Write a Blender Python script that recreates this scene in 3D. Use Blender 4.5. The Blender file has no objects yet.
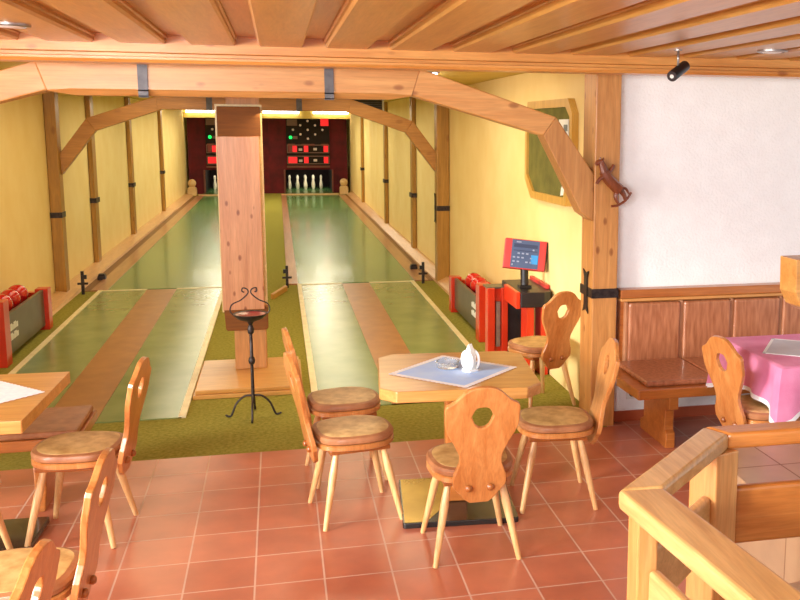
import bpy, bmesh, math, random
from mathutils import Vector, Matrix
random.seed(7)
R = math.radians
S = bpy.context.scene
COL = S.collection
# ------------------------------------------------------------------ materials
def srgb(r, g, b):
    def f(c):
        c /= 255.0
        return c/12.92 if c <= .04045 else ((c+.055)/1.055)**2.4
    return (f(r), f(g), f(b), 1)
class NT:
    def __init__(s, name):
        s.m = bpy.data.materials.new(name); s.m.use_nodes = True
        s.t = s.m.node_tree; s.b = s.t.nodes['Principled BSDF']
    def n(s, typ, **kw):
        x = s.t.nodes.new(typ)
        for k, v in kw.items():
            if k.startswith('i_'):
                key = k[2:].replace('_', ' ')
                x.inputs[key].default_value = v
            else: setattr(x, k, v)
        return x
    def l(s, a, b): s.t.links.new(a, b)
def ramp(nt, stops):
    r = nt.n('ShaderNodeValToRGB')
    e = r.color_ramp.elements
    while len(e) < len(stops): e.new(.5)
    for el, (p, c) in zip(e, stops): el.position = p; el.color = c
    return r
def mixc(nt, mode, fac, a, b):
    m = nt.n('ShaderNodeMix', data_type='RGBA', blend_type=mode)
    for sock, v in ((m.inputs[0], fac), (m.inputs[6], a), (m.inputs[7], b)):
        if hasattr(v, 'is_linked') or hasattr(v, 'links'): nt.l(v, sock)
        else: sock.default_value = v
    return m.outputs[2]
def wood(name, dark, light, axis='z', rough=.35, knots=.5, scale=1.0, coat=.15, vary=.12, kd=1.0):
    nt = NT(name)
    tc = nt.n('ShaderNodeTexCoord'); oi = nt.n('ShaderNodeObjectInfo')
    add = nt.n('ShaderNodeVectorMath', operation='ADD')
    mul = nt.n('ShaderNodeVectorMath', operation='SCALE'); mul.inputs['Scale'].default_value = 7.0
    cmb = nt.n('ShaderNodeCombineXYZ')
    for k in range(3): nt.l(oi.outputs['Random'], cmb.inputs[k])
    nt.l(cmb.outputs[0], mul.inputs[0]); nt.l(tc.outputs['Object'], add.inputs[0]); nt.l(mul.outputs[0], add.inputs[1])
    mp = nt.n('ShaderNodeMapping')
    sc = [14*scale]*3; sc['xyz'.index(axis)] = 1.1*scale
    mp.inputs['Scale'].default_value = sc
    nt.l(add.outputs[0], mp.inputs['Vector'])
    no = nt.n('ShaderNodeTexNoise', i_Scale=1.6, i_Detail=5.0, i_Roughness=.6, i_Distortion=.7)
    nt.l(mp.outputs[0], no.inputs['Vector'])
    rp = ramp(nt, [(.28, dark), (.55, tuple((a+b)/2 for a, b in zip(dark, light))), (.75, light)])
    nt.l(no.outputs['Fac'], rp.inputs[0])
    fine = nt.n('ShaderNodeTexNoise', i_Scale=9.0, i_Detail=3.0)
    nt.l(mp.outputs[0], fine.inputs['Vector'])
    rf = ramp(nt, [(.3, (.80, .80, .80, 1)), (.65, (1, 1, 1, 1))]); nt.l(fine.outputs['Fac'], rf.inputs[0])
    c = mixc(nt, 'MULTIPLY', .8, rp.outputs[0], rf.outputs[0])
    if knots > 0:
        mk = nt.n('ShaderNodeMapping'); ks = [6.5*scale*kd]*3; ks['xyz'.index(axis)] = 3.4*scale*kd
        mk.inputs['Scale'].default_value = ks; nt.l(add.outputs[0], mk.inputs['Vector'])
        vo = nt.n('ShaderNodeTexVoronoi', i_Scale=1.0); nt.l(mk.outputs[0], vo.inputs['Vector'])
        rk = ramp(nt, [(.0, (.32, .18, .12, 1)), (.10, (.55, .4, .3, 1)), (.16, (1, 1, 1, 1))]); nt.l(vo.outputs['Distance'], rk.inputs[0])
        c = mixc(nt, 'MULTIPLY', knots, c, rk.outputs[0])
    mr = nt.n('ShaderNodeMapRange', i_To_Min=1-vary, i_To_Max=1+vary); nt.l(oi.outputs['Random'], mr.inputs[0])
    hs = nt.n('ShaderNodeHueSaturation'); nt.l(mr.outputs[0], hs.inputs['Value']); nt.l(c, hs.inputs['Color'])
    nt.l(hs.outputs[0], nt.b.inputs['Base Color'])
    nt.b.inputs['Roughness'].default_value = rough
    nt.b.inputs['Coat Weight'].default_value = coat; nt.b.inputs['Coat Roughness'].default_value = .2
    bp = nt.n('ShaderNodeBump', i_Strength=.08, i_Distance=.01); nt.l(no.outputs['Fac'], bp.inputs['Height']); nt.l(bp.outputs[0], nt.b.inputs['Normal'])
    return nt.m
def noisy(name, a, b, scale=6, rough=.6, bump=0, bscale=60, metal=0, coat=0, detail=4, spec=.5, stretch=None):
    nt = NT(name); tc = nt.n('ShaderNodeTexCoord')
    vec = tc.outputs['Object']
    if stretch:
        mp = nt.n('ShaderNodeMapping'); mp.inputs['Scale'].default_value = stretch; nt.l(vec, mp.inputs['Vector']); vec = mp.outputs[0]
    no = nt.n('ShaderNodeTexNoise', i_Scale=scale, i_Detail=float(detail)); nt.l(vec, no.inputs['Vector'])
    rp = ramp(nt, [(.3, a), (.7, b)]); nt.l(no.outputs['Fac'], rp.inputs[0]); nt.l(rp.outputs[0], nt.b.inputs['Base Color'])
    nt.b.inputs['Roughness'].default_value = rough; nt.b.inputs['Metallic'].default_value = metal
    nt.b.inputs['Coat Weight'].default_value = coat; nt.b.inputs['Coat Roughness'].default_value = .08
    nt.b.inputs['Specular IOR Level'].default_value = spec
    if bump:
        n2 = nt.n('ShaderNodeTexNoise', i_Scale=bscale, i_Detail=3.0); nt.l(vec, n2.inputs['Vector'])
        bp = nt.n('ShaderNodeBump', i_Strength=bump, i_Distance=.02); nt.l(n2.outputs['Fac'], bp.inputs['Height']); nt.l(bp.outputs[0], nt.b.inputs['Normal'])
    return nt.m
def flat(name, c, rough=.5, metal=0, emit=0, coat=0):
    nt = NT(name)
    nt.b.inputs['Base Color'].default_value = c; nt.b.inputs['Roughness'].default_value = rough; nt.b.inputs['Metallic'].default_value = metal
    nt.b.inputs['Coat Weight'].default_value = coat
    if emit: nt.b.inputs['Emission Color'].default_value = c; nt.b.inputs['Emission Strength'].default_value = emit
    return nt.m
def tiles(name, c1, c2, grout, size, off):
    nt = NT(name); tc = nt.n('ShaderNodeTexCoord'); mp = nt.n('ShaderNodeMapping')
    mp.inputs['Location'].default_value = (off[0], off[1], 0); nt.l(tc.outputs['Object'], mp.inputs['Vector'])
    br = nt.n('ShaderNodeTexBrick', offset=0.0, squash=1.0, i_Scale=1.0, i_Mortar_Size=.0045, i_Mortar_Smooth=.1, i_Brick_Width=size, i_Row_Height=size)
    br.inputs['Color1'].default_value = c1; br.inputs['Color2'].default_value = c2; br.inputs['Mortar'].default_value = grout
    nt.l(mp.outputs[0], br.inputs['Vector'])
    no = nt.n('ShaderNodeTexNoise', i_Scale=5.0, i_Detail=5.0); nt.l(tc.outputs['Object'], no.inputs['Vector'])
    rp = ramp(nt, [(.3, (.78, .76, .8, 1)), (.7, (1.08, 1.04, 1, 1))]); nt.l(no.outputs['Fac'], rp.inputs[0])
    c = mixc(nt, 'MULTIPLY', .7, br.outputs['Color'], rp.outputs[0]); nt.l(c, nt.b.inputs['Base Color'])
    rr = nt.n('ShaderNodeMapRange', i_To_Min=.28, i_To_Max=.6); nt.l(br.outputs['Fac'], rr.inputs[0]); nt.l(rr.outputs[0], nt.b.inputs['Roughness'])
    bp = nt.n('ShaderNodeBump', i_Strength=.25, i_Distance=.004, invert=True); nt.l(br.outputs['Fac'], bp.inputs['Height']); nt.l(bp.outputs[0], nt.b.inputs['Normal'])
    return nt.m

M = {}
M['chair'] = wood('chair_wood', srgb(184, 110, 52), srgb(218, 152, 88), 'z', .3, 0, 1.2, .35)
M['leg'] = wood('leg_wood', srgb(218, 160, 96), srgb(244, 204, 146), 'z', .35, 0, 1.5, .25)
M['table'] = wood('table_wood', srgb(192, 130, 60), srgb(222, 168, 96), 'x', .3, .2, .8, .4)
M['beam_x'] = wood('beam_wood', srgb(200, 134, 68), srgb(228, 170, 102), 'x', .4, .8, .7, .1, .04, 1.5)
M['post_z'] = wood('post_wood', srgb(178, 116, 56), srgb(214, 154, 88), 'z', .45, .85, .8, .1, .04, 1.7)
M['plank_z'] = wood('plank_wood', srgb(190, 124, 80), srgb(222, 160, 112), 'z', .4, .95, .8, .1, .03, 2.0)
M['darkplank'] = wood('dark_plank', srgb(112, 60, 4), srgb(138, 80, 10), 'x', .75, 0, 1, 0, .03)
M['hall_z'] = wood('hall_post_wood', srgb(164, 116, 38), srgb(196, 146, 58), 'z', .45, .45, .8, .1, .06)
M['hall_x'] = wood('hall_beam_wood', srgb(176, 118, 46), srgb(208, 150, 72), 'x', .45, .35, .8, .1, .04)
M['ceil'] = wood('ceiling_wood', srgb(182, 124, 52), srgb(208, 154, 78), 'y', .35, .18, .7, .25, 0)
M['edge'] = wood('edge_wood', srgb(200, 126, 52), srgb(230, 168, 90), 'x', .35, .7, .7, .2, 0, 1.5)
M['rail_y'] = wood('rail_wood', srgb(194, 142, 82), srgb(230, 186, 122), 'y', .3, .15, .9, .35, .05)
M['rail_z'] = wood('rail_post_wood', srgb(188, 122, 60), srgb(222, 168, 104), 'z', .32, .1, .9, .3, .05)
M['rail_x'] = wood('rail_board_wood', srgb(184, 106, 40), srgb(216, 142, 72), 'x', .32, .35, .9, .3, .05)
M['bench'] = wood('bench_wood', srgb(168, 92, 36), srgb(200, 126, 60), 'x', .3, .2, .9, .3, .05)
M['ledge'] = wood('ledge_wood', srgb(212, 160, 108), srgb(236, 192, 142), 'y', .35, 0, .6, .2, .03)
M['gutter'] = wood('gutter_wood', srgb(160, 104, 68), srgb(196, 142, 100), 'y', .3, 0, .6, .3, .03)
M['trough'] = wood('trough_wood', srgb(110, 66, 24), srgb(140, 90, 36), 'y', .5, 0, .6, 0, .03)
M['plinth'] = wood('plinth_wood', srgb(200, 138, 60), srgb(228, 176, 96), 'x', .35, 0, .8, .2, .03)
M['litedge'] = wood('lit_edge_wood', srgb(222, 190, 120), srgb(240, 214, 150), 'y', .4, 0, .8, .1, .03)
M['shelf'] = wood('shelf_wood', srgb(206, 140, 66), srgb(232, 172, 98), 'x', .35, .1, .8, .2, .03)
M['leather'] = noisy('seat_leather', srgb(146, 90, 56), srgb(178, 122, 80), 14, .42, .05, 80, coat=.05)
M['seatworn'] = noisy('seat_worn', srgb(172, 132, 72), srgb(220, 186, 122), 16, .48, .04, 90, coat=.0)
M['benchleather'] = noisy('bench_leather', srgb(150, 88, 54), srgb(190, 126, 88), 5, .35, .05, 90, coat=.15, stretch=(9, 9, 1.2))
M['welt'] = noisy('bench_welt', srgb(168, 112, 76), srgb(190, 136, 98), 8, .4)
M['tile'] = tiles('terracotta', srgb(188, 110, 82), srgb(202, 124, 94), srgb(214, 178, 156), .311, (-.155+.002, -4.235))
M['slabtile'] = tiles('landing_tile', srgb(176, 144, 112), srgb(184, 152, 118), srgb(140, 104, 76), .62, (.1, .25))
M['skirt'] = noisy('skirting_tile', srgb(170, 78, 44), srgb(188, 94, 58), 6, .35)
M['carpet'] = noisy('olive_carpet', srgb(136, 132, 54), srgb(168, 160, 76), 40, .95, .6, 260, spec=.1)
M['approach'] = noisy('approach_green', srgb(110, 130, 76), srgb(130, 146, 90), 3, .21, 0, spec=.45)
M['strip'] = noisy('strip_brown', srgb(150, 98, 48), srgb(170, 116, 60), 5, .35)
M['lane'] = noisy('lane_green', srgb(74, 118, 66), srgb(98, 142, 84), 1.2, .27, 0, coat=.2)
M['line'] = noisy('border_line', srgb(224, 208, 160), srgb(240, 228, 186), 9, .4)
M['yellowwall'] = noisy('hall_plaster', srgb(242, 214, 142), srgb(248, 224, 158), 2.5, .85, .08, 40)
M['white'] = noisy('white_plaster', srgb(246, 244, 243), srgb(251, 250, 249), 8, .9, .32, 55)
M['hallceil'] = noisy('hall_ceiling', srgb(206, 176, 84), srgb(222, 194, 100), 3, .8, .05, 40)
M['maroon'] = noisy('maroon_cloth', srgb(70, 4, 16), srgb(112, 12, 26), 3, .8)
M['black'] = noisy('black_plastic', srgb(24, 20, 22), srgb(38, 32, 34), 12, .35)
M['pit'] = noisy('pit_black', srgb(22, 10, 8), srgb(34, 18, 14), 6, .9)
M['iron'] = noisy('wrought_iron', srgb(44, 38, 36), srgb(74, 64, 60), 30, .45, .1, 90, metal=.7)
M['strap'] = noisy('grey_strap', srgb(84, 80, 82), srgb(112, 108, 108), 20, .5, metal=.5)
M['red'] = noisy('red_lacquer', srgb(196, 42, 16), srgb(214, 58, 26), 5, .3, coat=.3)
M['redmon'] = noisy('red_frame', srgb(196, 50, 50), srgb(208, 64, 60), 5, .4)
M['ball'] = noisy('red_ball', srgb(186, 22, 24), srgb(206, 34, 32), 3, .12, coat=.6)
M['greypanel'] = noisy('grey_panel', srgb(82, 78, 64), srgb(98, 94, 78), 4, .35)
M['paleball'] = noisy('pale_ball', srgb(214, 176, 120), srgb(228, 194, 140), 6, .4)
M['pin'] = noisy('pin_white', srgb(240, 226, 196), srgb(250, 240, 216), 6, .3, coat=.3)
M['basemetal'] = noisy('base_plate', srgb(48, 50, 50), srgb(64, 64, 62), 4, .22, metal=.6, coat=.4)
M['basegleam'] = noisy('base_gleam', srgb(168, 136, 48), srgb(196, 164, 70), 5, .25, metal=.6)  # colour of the yellow gleam painted on the dark base plate
M['steel'] = noisy('steel', srgb(150, 140, 136), srgb(176, 168, 160), 20, .35, metal=.8)
M['screen'] = noisy('screen', srgb(66, 84, 122), srgb(80, 98, 136), 5, .3)
M['screenblue'] = flat('screen_blue', srgb(60, 150, 224), .3)
M['screenmark'] = flat('screen_mark', srgb(150, 162, 190), .4)
M['screendark'] = flat('screen_dark', srgb(48, 60, 96), .4)
M['doily'] = noisy('lilac_cloth', srgb(164, 200, 255), srgb(194, 220, 255), 6, .8, .2, 200)
M['lace'] = noisy('white_lace', srgb(236, 236, 242), srgb(250, 250, 252), 40, .8)
M['pink'] = noisy('pink_cloth', srgb(222, 124, 168), srgb(236, 152, 192), 7, .75, .1, 160)
M['greycloth'] = noisy('grey_mat', srgb(196, 198, 210), srgb(212, 212, 222), 8, .8)
M['felt'] = noisy('green_felt', srgb(94, 92, 34), srgb(116, 112, 46), 7, .95, .1, 120)
M['boardframe'] = wood('board_frame', srgb(196, 148, 60), srgb(224, 180, 92), 'z', .4, 0, .8, .1, .02)
M['paper'] = noisy('paper', srgb(226, 230, 222), srgb(246, 246, 240), 8, .7)
M['ink'] = flat('ink', srgb(110, 120, 120), .7)
M['porcelain'] = noisy('white_plastic', srgb(240, 240, 240), srgb(250, 250, 250), 5, .3)
M['bowl'] = noisy('tray_red', srgb(122, 40, 38), srgb(150, 60, 56), 8, .3, coat=.4)
M['carved'] = wood('carved_wood', srgb(106, 50, 26), srgb(146, 76, 42), 'z', .35, 0, 2, .3, 0)
M['knob'] = wood('knob_wood', srgb(150, 82, 34), srgb(176, 104, 48), 'z', .3, 0, 2, .3, 0)
M['tube'] = flat('lamp_tube', (1, .93, .78, 1), .4, emit=14)
M['tubenear'] = flat('lamp_tube_near', (1, .98, 1, 1), .4, emit=5)
M['housing'] = noisy('lamp_housing', srgb(120, 104, 120), srgb(136, 118, 134), 4, .5)
M['downglass'] = flat('downlight_glass', srgb(226, 222, 214), .35)
M['ledred'] = flat('led_red', srgb(236, 24, 34), .4, emit=.75)
M['leddim'] = flat('led_dim', srgb(120, 44, 34), .5)
M['ledgreen'] = flat('led_green', srgb(20, 220, 90), .4, emit=2.0)
M['bulb'] = flat('bulb_white', srgb(200, 176, 150), .4, emit=.25)
M['dullplate'] = flat('dull_plate', srgb(116, 84, 70), .6)
M['segwhite'] = flat('seg_white', srgb(190, 170, 150), .5, emit=.2)
M['brownbar'] = flat('brown_bar', srgb(120, 62, 46), .6)
M['outlet'] = flat('outlet_white', srgb(232, 230, 224), .4)
M['hole'] = flat('socket_dark', srgb(60, 54, 50), .6)
ntg = NT('clear_glass'); ntg.b.inputs['Transmission Weight'].default_value = .9; ntg.b.inputs['Roughness'].default_value = .05
ntg.b.inputs['Base Color'].default_value = (.93, .95, .97, 1); ntg.b.inputs['IOR'].default_value = 1.3
gn = ntg.n('ShaderNodeTexNoise', i_Scale=60.0); gb = ntg.n('ShaderNodeBump', i_Strength=.2, i_Distance=.004); ntg.l(gn.outputs['Fac'], gb.inputs['Height']); ntg.l(gb.outputs[0], ntg.b.inputs['Normal'])
M['glass'] = ntg.m

# ------------------------------------------------------------------ mesh helpers
def NB(): return bmesh.new()
def box(bm, x0, x1, y0, y1, z0, z1):
    v = [bm.verts.new(p) for p in ((x0,y0,z0),(x1,y0,z0),(x1,y1,z0),(x0,y1,z0),(x0,y0,z1),(x1,y0,z1),(x1,y1,z1),(x0,y1,z1))]
    for f in ((0,3,2,1),(4,5,6,7),(0,1,5,4),(1,2,6,5),(2,3,7,6),(3,0,4,7)): bm.faces.new([v[i] for i in f])
    return bm
def bx(*a): return box(NB(), *a)
def loft(bm, rings, cap=True, closed=True):
    vr = [[bm.verts.new(p) for p in r] for r in rings]
    n = len(vr[0])
    for a, b in zip(vr, vr[1:]):
        for i in range(n if closed else n-1):
            j = (i+1) % n
            f = bm.faces.new((a[i], a[j], b[j], b[i])); f.smooth = True
    if cap:
        bm.faces.new(list(reversed(vr[0]))); bm.faces.new(vr[-1])
    return bm
def prism(bm, pts, axis, a0, a1):
    # pts in the plane normal to axis; axis y: (x,z); axis z: (x,y); axis x: (y,z)
    def P(p, a): return {'y': (p[0], a, p[1]), 'z': (p[0], p[1], a), 'x': (a, p[0], p[1])}[axis]
    A = [bm.verts.new(P(p, a0)) for p in pts]; B = [bm.verts.new(P(p, a1)) for p in pts]
    n = len(pts)
    for i in range(n): bm.faces.new((A[i], A[(i+1) % n], B[(i+1) % n], B[i]))
    bm.faces.new(A); bm.faces.new(B)
    return bm
def frame_axes(d):
    d = d.normalized(); u = Vector((0, 0, 1)) if abs(d.z) < .9 else Vector((1, 0, 0))
    a = d.cross(u).normalized(); return a, d.cross(a).normalized()
def tube(bm, pts, rad, seg=10, cap=True):
    pts = [Vector(p) for p in pts]
    rs = rad if isinstance(rad, (list, tuple)) else [rad]*len(pts)
    rings = []; a = None
    for i, p in enumerate(pts):
        d = (pts[min(i+1, len(pts)-1)]-pts[max(i-1, 0)]).normalized()
        if a is None: a, b = frame_axes(d)
        else:
            a = (a-d*a.dot(d)).normalized(); b = d.cross(a)
        rings.append([p+a*math.cos(t)*rs[i]+b*math.sin(t)*rs[i] for t in [2*math.pi*k/seg for k in range(seg)]])
    return loft(bm, rings, cap)
def lathe(bm, prof, c=(0, 0, 0), seg=20, cap=True):
    return loft(bm, [[(c[0]+r*math.cos(2*math.pi*k/seg), c[1]+r*math.sin(2*math.pi*k/seg), c[2]+z) for k in range(seg)] for r, z in prof], cap)
def sphere(bm, c, r, u=18, v=12):
    g = bmesh.ops.create_uvsphere(bm, u_segments=u, v_segments=v, radius=r, matrix=Matrix.Translation(c))
    for ve in g['verts']:
        for f in ve.link_faces: f.smooth = True
    return bm
def spline(pts, n=6):
    P = [Vector(p) for p in pts]; out = []
    for i in range(len(P)-1):
        p0, p1, p2, p3 = P[max(i-1, 0)], P[i], P[i+1], P[min(i+2, len(P)-1)]
        for k in range(n):
            t = k/n
            out.append(.5*((2*p1)+(p2-p0)*t+(2*p0-5*p1+4*p2-p3)*t*t+(3*p1-p0-3*p2+p3)*t**3))
    out.append(P[-1]); return out
def obj(name, bm, mat, parent=None, world=False, bevel=0, seg=2, origin=True):
    bmesh.ops.recalc_face_normals(bm, faces=bm.faces)
    for e in bm.edges:
        if len(e.link_faces) == 2 and e.calc_face_angle(0) > R(38): e.smooth = False
    if parent is not None and world: bmesh.ops.transform(bm, matrix=parent.matrix_basis.inverted(), verts=bm.verts)
    at = Vector((0, 0, 0))
    if parent is None and origin:
        xs = [v.co for v in bm.verts]
        lo = Vector([min(p[i] for p in xs) for i in range(3)]); hi = Vector([max(p[i] for p in xs) for i in range(3)])
        at = Vector(((lo.x+hi.x)/2, (lo.y+hi.y)/2, lo.z))
        bmesh.ops.translate(bm, vec=-at, verts=bm.verts)
    me = bpy.data.meshes.new(name); bm.to_mesh(me); bm.free()
    me.materials.append(mat)
    o = bpy.data.objects.new(name, me); COL.objects.link(o); o.location = at
    if parent is not None: o.parent = parent
    if bevel:
        m = o.modifiers.new('bevel', 'BEVEL'); m.width = bevel; m.segments = seg; m.limit_method = 'ANGLE'; m.angle_limit = R(40)
    return o
def tag(o, label, cat, group=None):
    o['label'] = label; o['category'] = cat
    if group: o['group'] = group
    return o
def struct(name, bm, mat, **k):
    o = obj(name, bm, mat, origin=False, **k); o['kind'] = 'structure'; return o
def thing(name, label, cat, loc=(0, 0, 0), rz=0, group=None):
    o = bpy.data.objects.new(name, None); COL.objects.link(o); o.empty_display_size = .1
    o.location = loc; o.rotation_euler = (0, 0, rz)
    o.matrix_basis = Matrix.Translation(loc) @ Matrix.Rotation(rz, 4, 'Z')
    return tag(o, label, cat, group)
def dup(root, loc, rz, label, group=None):
    r = root.copy(); COL.objects.link(r); r.location = loc; r.rotation_euler = (0, 0, rz); r['label'] = label
    if group: r['group'] = group
    for ch in list(root.children):
        c = ch.copy(); COL.objects.link(c); c.parent = r
        for g in list(ch.children):
            d = g.copy(); COL.objects.link(d); d.parent = c
    return r

# ------------------------------------------------------------------ setting
XL, XR, YF, YE, ZC = -2.66, 2.18, 6.09, 32.9, 2.55      # hall walls, tile edge, lane end, hall ceiling
struct('floor', box(bx(-6.5, 5.5, -2.5, YF, -.05, 0), 2.18, 5.5, YF, 6.32, -.05, 0), M['tile'])
struct('carpet_floor', bx(XL-.3, XR, YF, YE+1, -.05, 0), M['carpet'])
struct('wall_left', bx(XL-.2, XL, 5.9, YE+1, 0, ZC), M['yellowwall'])
struct('wall_hall', bx(XR, XR+.12, 6.36, YE+1, 0, ZC), M['yellowwall'])
struct('wall_right', bx(2.236, 5.5, 6.2, 6.36, 0, 2.62), M['white'])
struct('wall_end', bx(XL, XR, YE, YE+.1, 0, ZC), M['yellowwall'])
struct('baseboard_right', bx(2.25, 5.5, 6.185, 6.2, 0, .075), M['skirt'])
struct('hall_ceiling', bx(XL-.2, 5.5, 5.75, YE+1, ZC, ZC+.06), M['hallceil'])
# dining-room ceiling of broad lower boards with recessed boards between them
bm = NB()
box(bm, -3.9, 5.5, -2.5, 5.58, 2.545, 2.60)
x = -.93-.36*8
while x < 5.2:
    a, b = x+.128, x+.36
    prism(bm, [(a-.012, 2.545), (a-.012, 2.532), (a-.004, 2.526), (a-.004, 2.508), (a+.006, 2.497), (b-.006, 2.497), (b+.004, 2.508), (b+.004, 2.526), (b+.012, 2.532), (b+.012, 2.545)], 'y', -2.5, 5.58)
    x += .36
struct('ceiling', bm, M['ceil'])
bm = prism(NB(), [(5.57, 2.56), (5.57, 2.452), (5.55, 2.444), (5.55, 2.428), (5.535, 2.424), (5.535, 2.412), (5.55, 2.396), (5.74, 2.396), (5.74, 2.56)], 'x', -3.9, 5.5)
struct('trim_1', bm, M['edge'])

# ------------------------------------------------------------------ timber frame near the dining room
t = thing('timber_arch', 'broad pink-orange timber arch beam with angled braces spanning in front of both lanes', 'beam', (-.225, 6.1, 2.26))
C0 = -.225
def arch_half(s):
    up = [(.83+.225, 2.262), (1.697+.225, 2.016), (1.968+.225, 1.498), (2.075+.225, 1.70), (1.785+.225, 2.135), (.885+.225, 2.43)]
    return [(C0+s*a, b) for a, b in up]+[(C0+s*(2.054+.225), 1.44), (C0+s*(2.054+.225), 1.76)]
for s in (1, -1):
    h = arch_half(s)
    obj('angled_brace', prism(NB(), [h[0], h[1], h[4], h[5]], 'y', 6.105, 6.27), M['beam_x'], t, True, .008)
    obj('post_brace', prism(NB(), [h[1], h[2], h[6], h[7], h[4]], 'y', 6.105, 6.27), M['post_z'], t, True, .008)
bm = NB()
hw = 1.055
loft(bm, [[(C0-hw-.055, 6.1, 2.43), (C0-hw, 6.1, 2.262), (C0-hw, 6.11, 2.256), (C0-hw, 6.28, 2.256), (C0-hw-.055, 6.28, 2.43)],
          [(C0-hw+.13, 6.1, 2.43), (C0-hw+.13, 6.1, 2.272), (C0-hw+.13, 6.15, 2.236), (C0-hw+.13, 6.28, 2.236), (C0-hw+.13, 6.28, 2.43)],
          [(C0+hw-.13, 6.1, 2.43), (C0+hw-.13, 6.1, 2.272), (C0+hw-.13, 6.15, 2.236), (C0+hw-.13, 6.28, 2.236), (C0+hw-.13, 6.28, 2.43)],
          [(C0+hw+.055, 6.1, 2.43), (C0+hw, 6.1, 2.262), (C0+hw, 6.11, 2.256), (C0+hw, 6.28, 2.256), (C0+hw+.055, 6.28, 2.43)]])
for f in bm.faces: f.smooth = False
obj('main_beam', bm, M['beam_x'], t, True)
for x in (-.758, .32):
    bm = bx(x-.028, x+.028, 6.09, 6.10, 2.262, 2.432); box(bm, x-.028, x+.028, 6.09, 6.14, 2.226, 2.236); box(bm, x-.028, x+.028, 6.09, 6.096, 2.23, 2.27)
    obj('iron_strap', bm, M['strap'], t, True)['label'] = 'grey iron strap'
def post(label, x0, x1, y0, y1, z1, mat, zs=None, anchor=False, proud=.006, sh=.065, z0=0):
    t = thing('timber_post', label, 'post', ((x0+x1)/2, (y0+y1)/2, z0))
    obj('shaft', bx(x0, x1, y0, y1, z0, z1), mat, t, True, .008)
    if zs is not None:
        p = proud
        bm = bx(x0-p, x1+p, y0-p, y0, zs, zs+sh); box(bm, x0-p, x0, y0, y1, zs, zs+sh); box(bm, x1, x1+p, y0, y1, zs, zs+sh)
        s = obj('iron_strap', bm, M['iron'], t, True); s['label'] = 'black iron strap'
        if anchor:
            k = anchor
            yc = y0+.12; zc = zs+sh/2; h = .15*k
            xf = x0-p-.006
            bm = prism(NB(), [(yc-.035, zc-h+.05), (yc-.06, zc-h), (yc, zc-h+.025), (yc+.06, zc-h), (yc+.035, zc-h+.05), (yc+.03, zc), (yc+.035, zc+h-.05), (yc+.06, zc+h), (yc, zc+h-.025), (yc-.06, zc+h), (yc-.035, zc+h-.05), (yc-.03, zc)], 'x', xf, x0-p)
            obj('anchor_bar', bm, M['iron'], t, True)
    return t
post('thick knotty timber post between the dining wall and the bowling hall', 2.055, 2.235, 6.1, 6.36, 2.45, M['post_z'], .915, True)
# hall side posts
post('front left hall post, thick timber carrying the left arch brace', -2.655, -2.53, 12.4, 12.6, ZC, M['hall_z'], .95, False)
post('front right hall post, thick timber carrying the right arch brace', 2.01, 2.175, 12.4, 12.6, ZC, M['hall_z'], .97, 1.3)
for side, ys in ((-1, (14.95, 18.7, 23.6)), (1, (15.5, 19.6, 25.2))):
    for k, y in enumerate(ys):
        nm = ['nearest thin timber post on the %s hall wall behind the thick post', 'middle thin timber post on the %s hall wall', 'farthest thin timber post on the %s hall wall near the pins'][k] % ('left' if side < 0 else 'right')
        if side < 0: post(nm, -2.655, -2.59, y, y+.26, ZC, M['hall_z'], .93, False, .02, .07)
        else: post(nm, 2.11, 2.175, y, y+.26, ZC, M['hall_z'], .92, False, .02, .07)
# second arch, inside the hall
t = thing('timber_arch', 'thinner shaded timber arch deeper inside the bowling hall', 'beam', (-.25, 12.5, 2.25))
C1 = -.25
obj('main_beam', bx(C1-1.16, C1+1.16, 12.5, 12.65, 2.25, 2.41), M['hall_x'], t, True, .006)
for s in (1, -1):
    h = [(C1+s*a, b) for a, b in ((1.10, 2.25), (1.87, 1.985), (2.275, 1.46), (2.285, 1.71), (1.965, 2.135), (1.16, 2.41))]
    obj('angled_brace', prism(NB(), [h[0], h[1], h[4], h[5]], 'y', 12.505, 12.64), M['hall_x'], t, True, .006)
    obj('post_brace', prism(NB(), [h[1], h[2], h[3], h[4]], 'y', 12.505, 12.64), M['hall_x'], t, True, .006)
for x in (-.80, .28):
    obj('iron_strap', bx(x-.035, x+.035, 12.49, 12.5, 2.245, 2.41), M['strap'], t, True)['label'] = 'grey iron strap'
# centre post
t = thing('centre_post', 'central timber post with wide knotty pink plank on its front', 'post', (-.26, 8.1, .066))
obj('shaft', bx(-.389, -.135, 8.03, 8.29, .066, ZC), M['post_z'], t, True, .006)
obj('front_plank', bx(-.462, -.140, 7.9, 7.98, .59, 1.98), M['plank_z'], t, True, .004)['label'] = 'pink knotty plank'
obj('lit_edge_board', bx(-.472, -.115, 7.98, 8.03, .56, 2.23), M['litedge'], t, True)  # added pale board, its colour stands in for the post's brightly lit edges
obj('brown_block', prism(NB(), [(-.456, 1.98), (-.128, 1.98), (-.128, 2.212), (-.456, 2.212)], 'y', 7.93, 7.98), M['darkplank'], t, True, .004)['label'] = 'dark brown upper board'
obj('brown_block', prism(NB(), [(-.458, .61), (-.112, .61), (-.116, .43), (-.126, .415), (-.435, .415), (-.447, .43)], 'y', 7.92, 8.03), M['darkplank'], t, True, .006)['label'] = 'dark brown lower board'
bm = bx(-.68, .14, 7.40, 8.42, 0, .034); box(bm, -.665, .125, 7.42, 8.4, .034, .066)
tag(obj('post_plinth', bm, M['plinth'], None, False, .006), 'low stepped wooden plinth on carpet beneath the central post', 'plinth')

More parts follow.
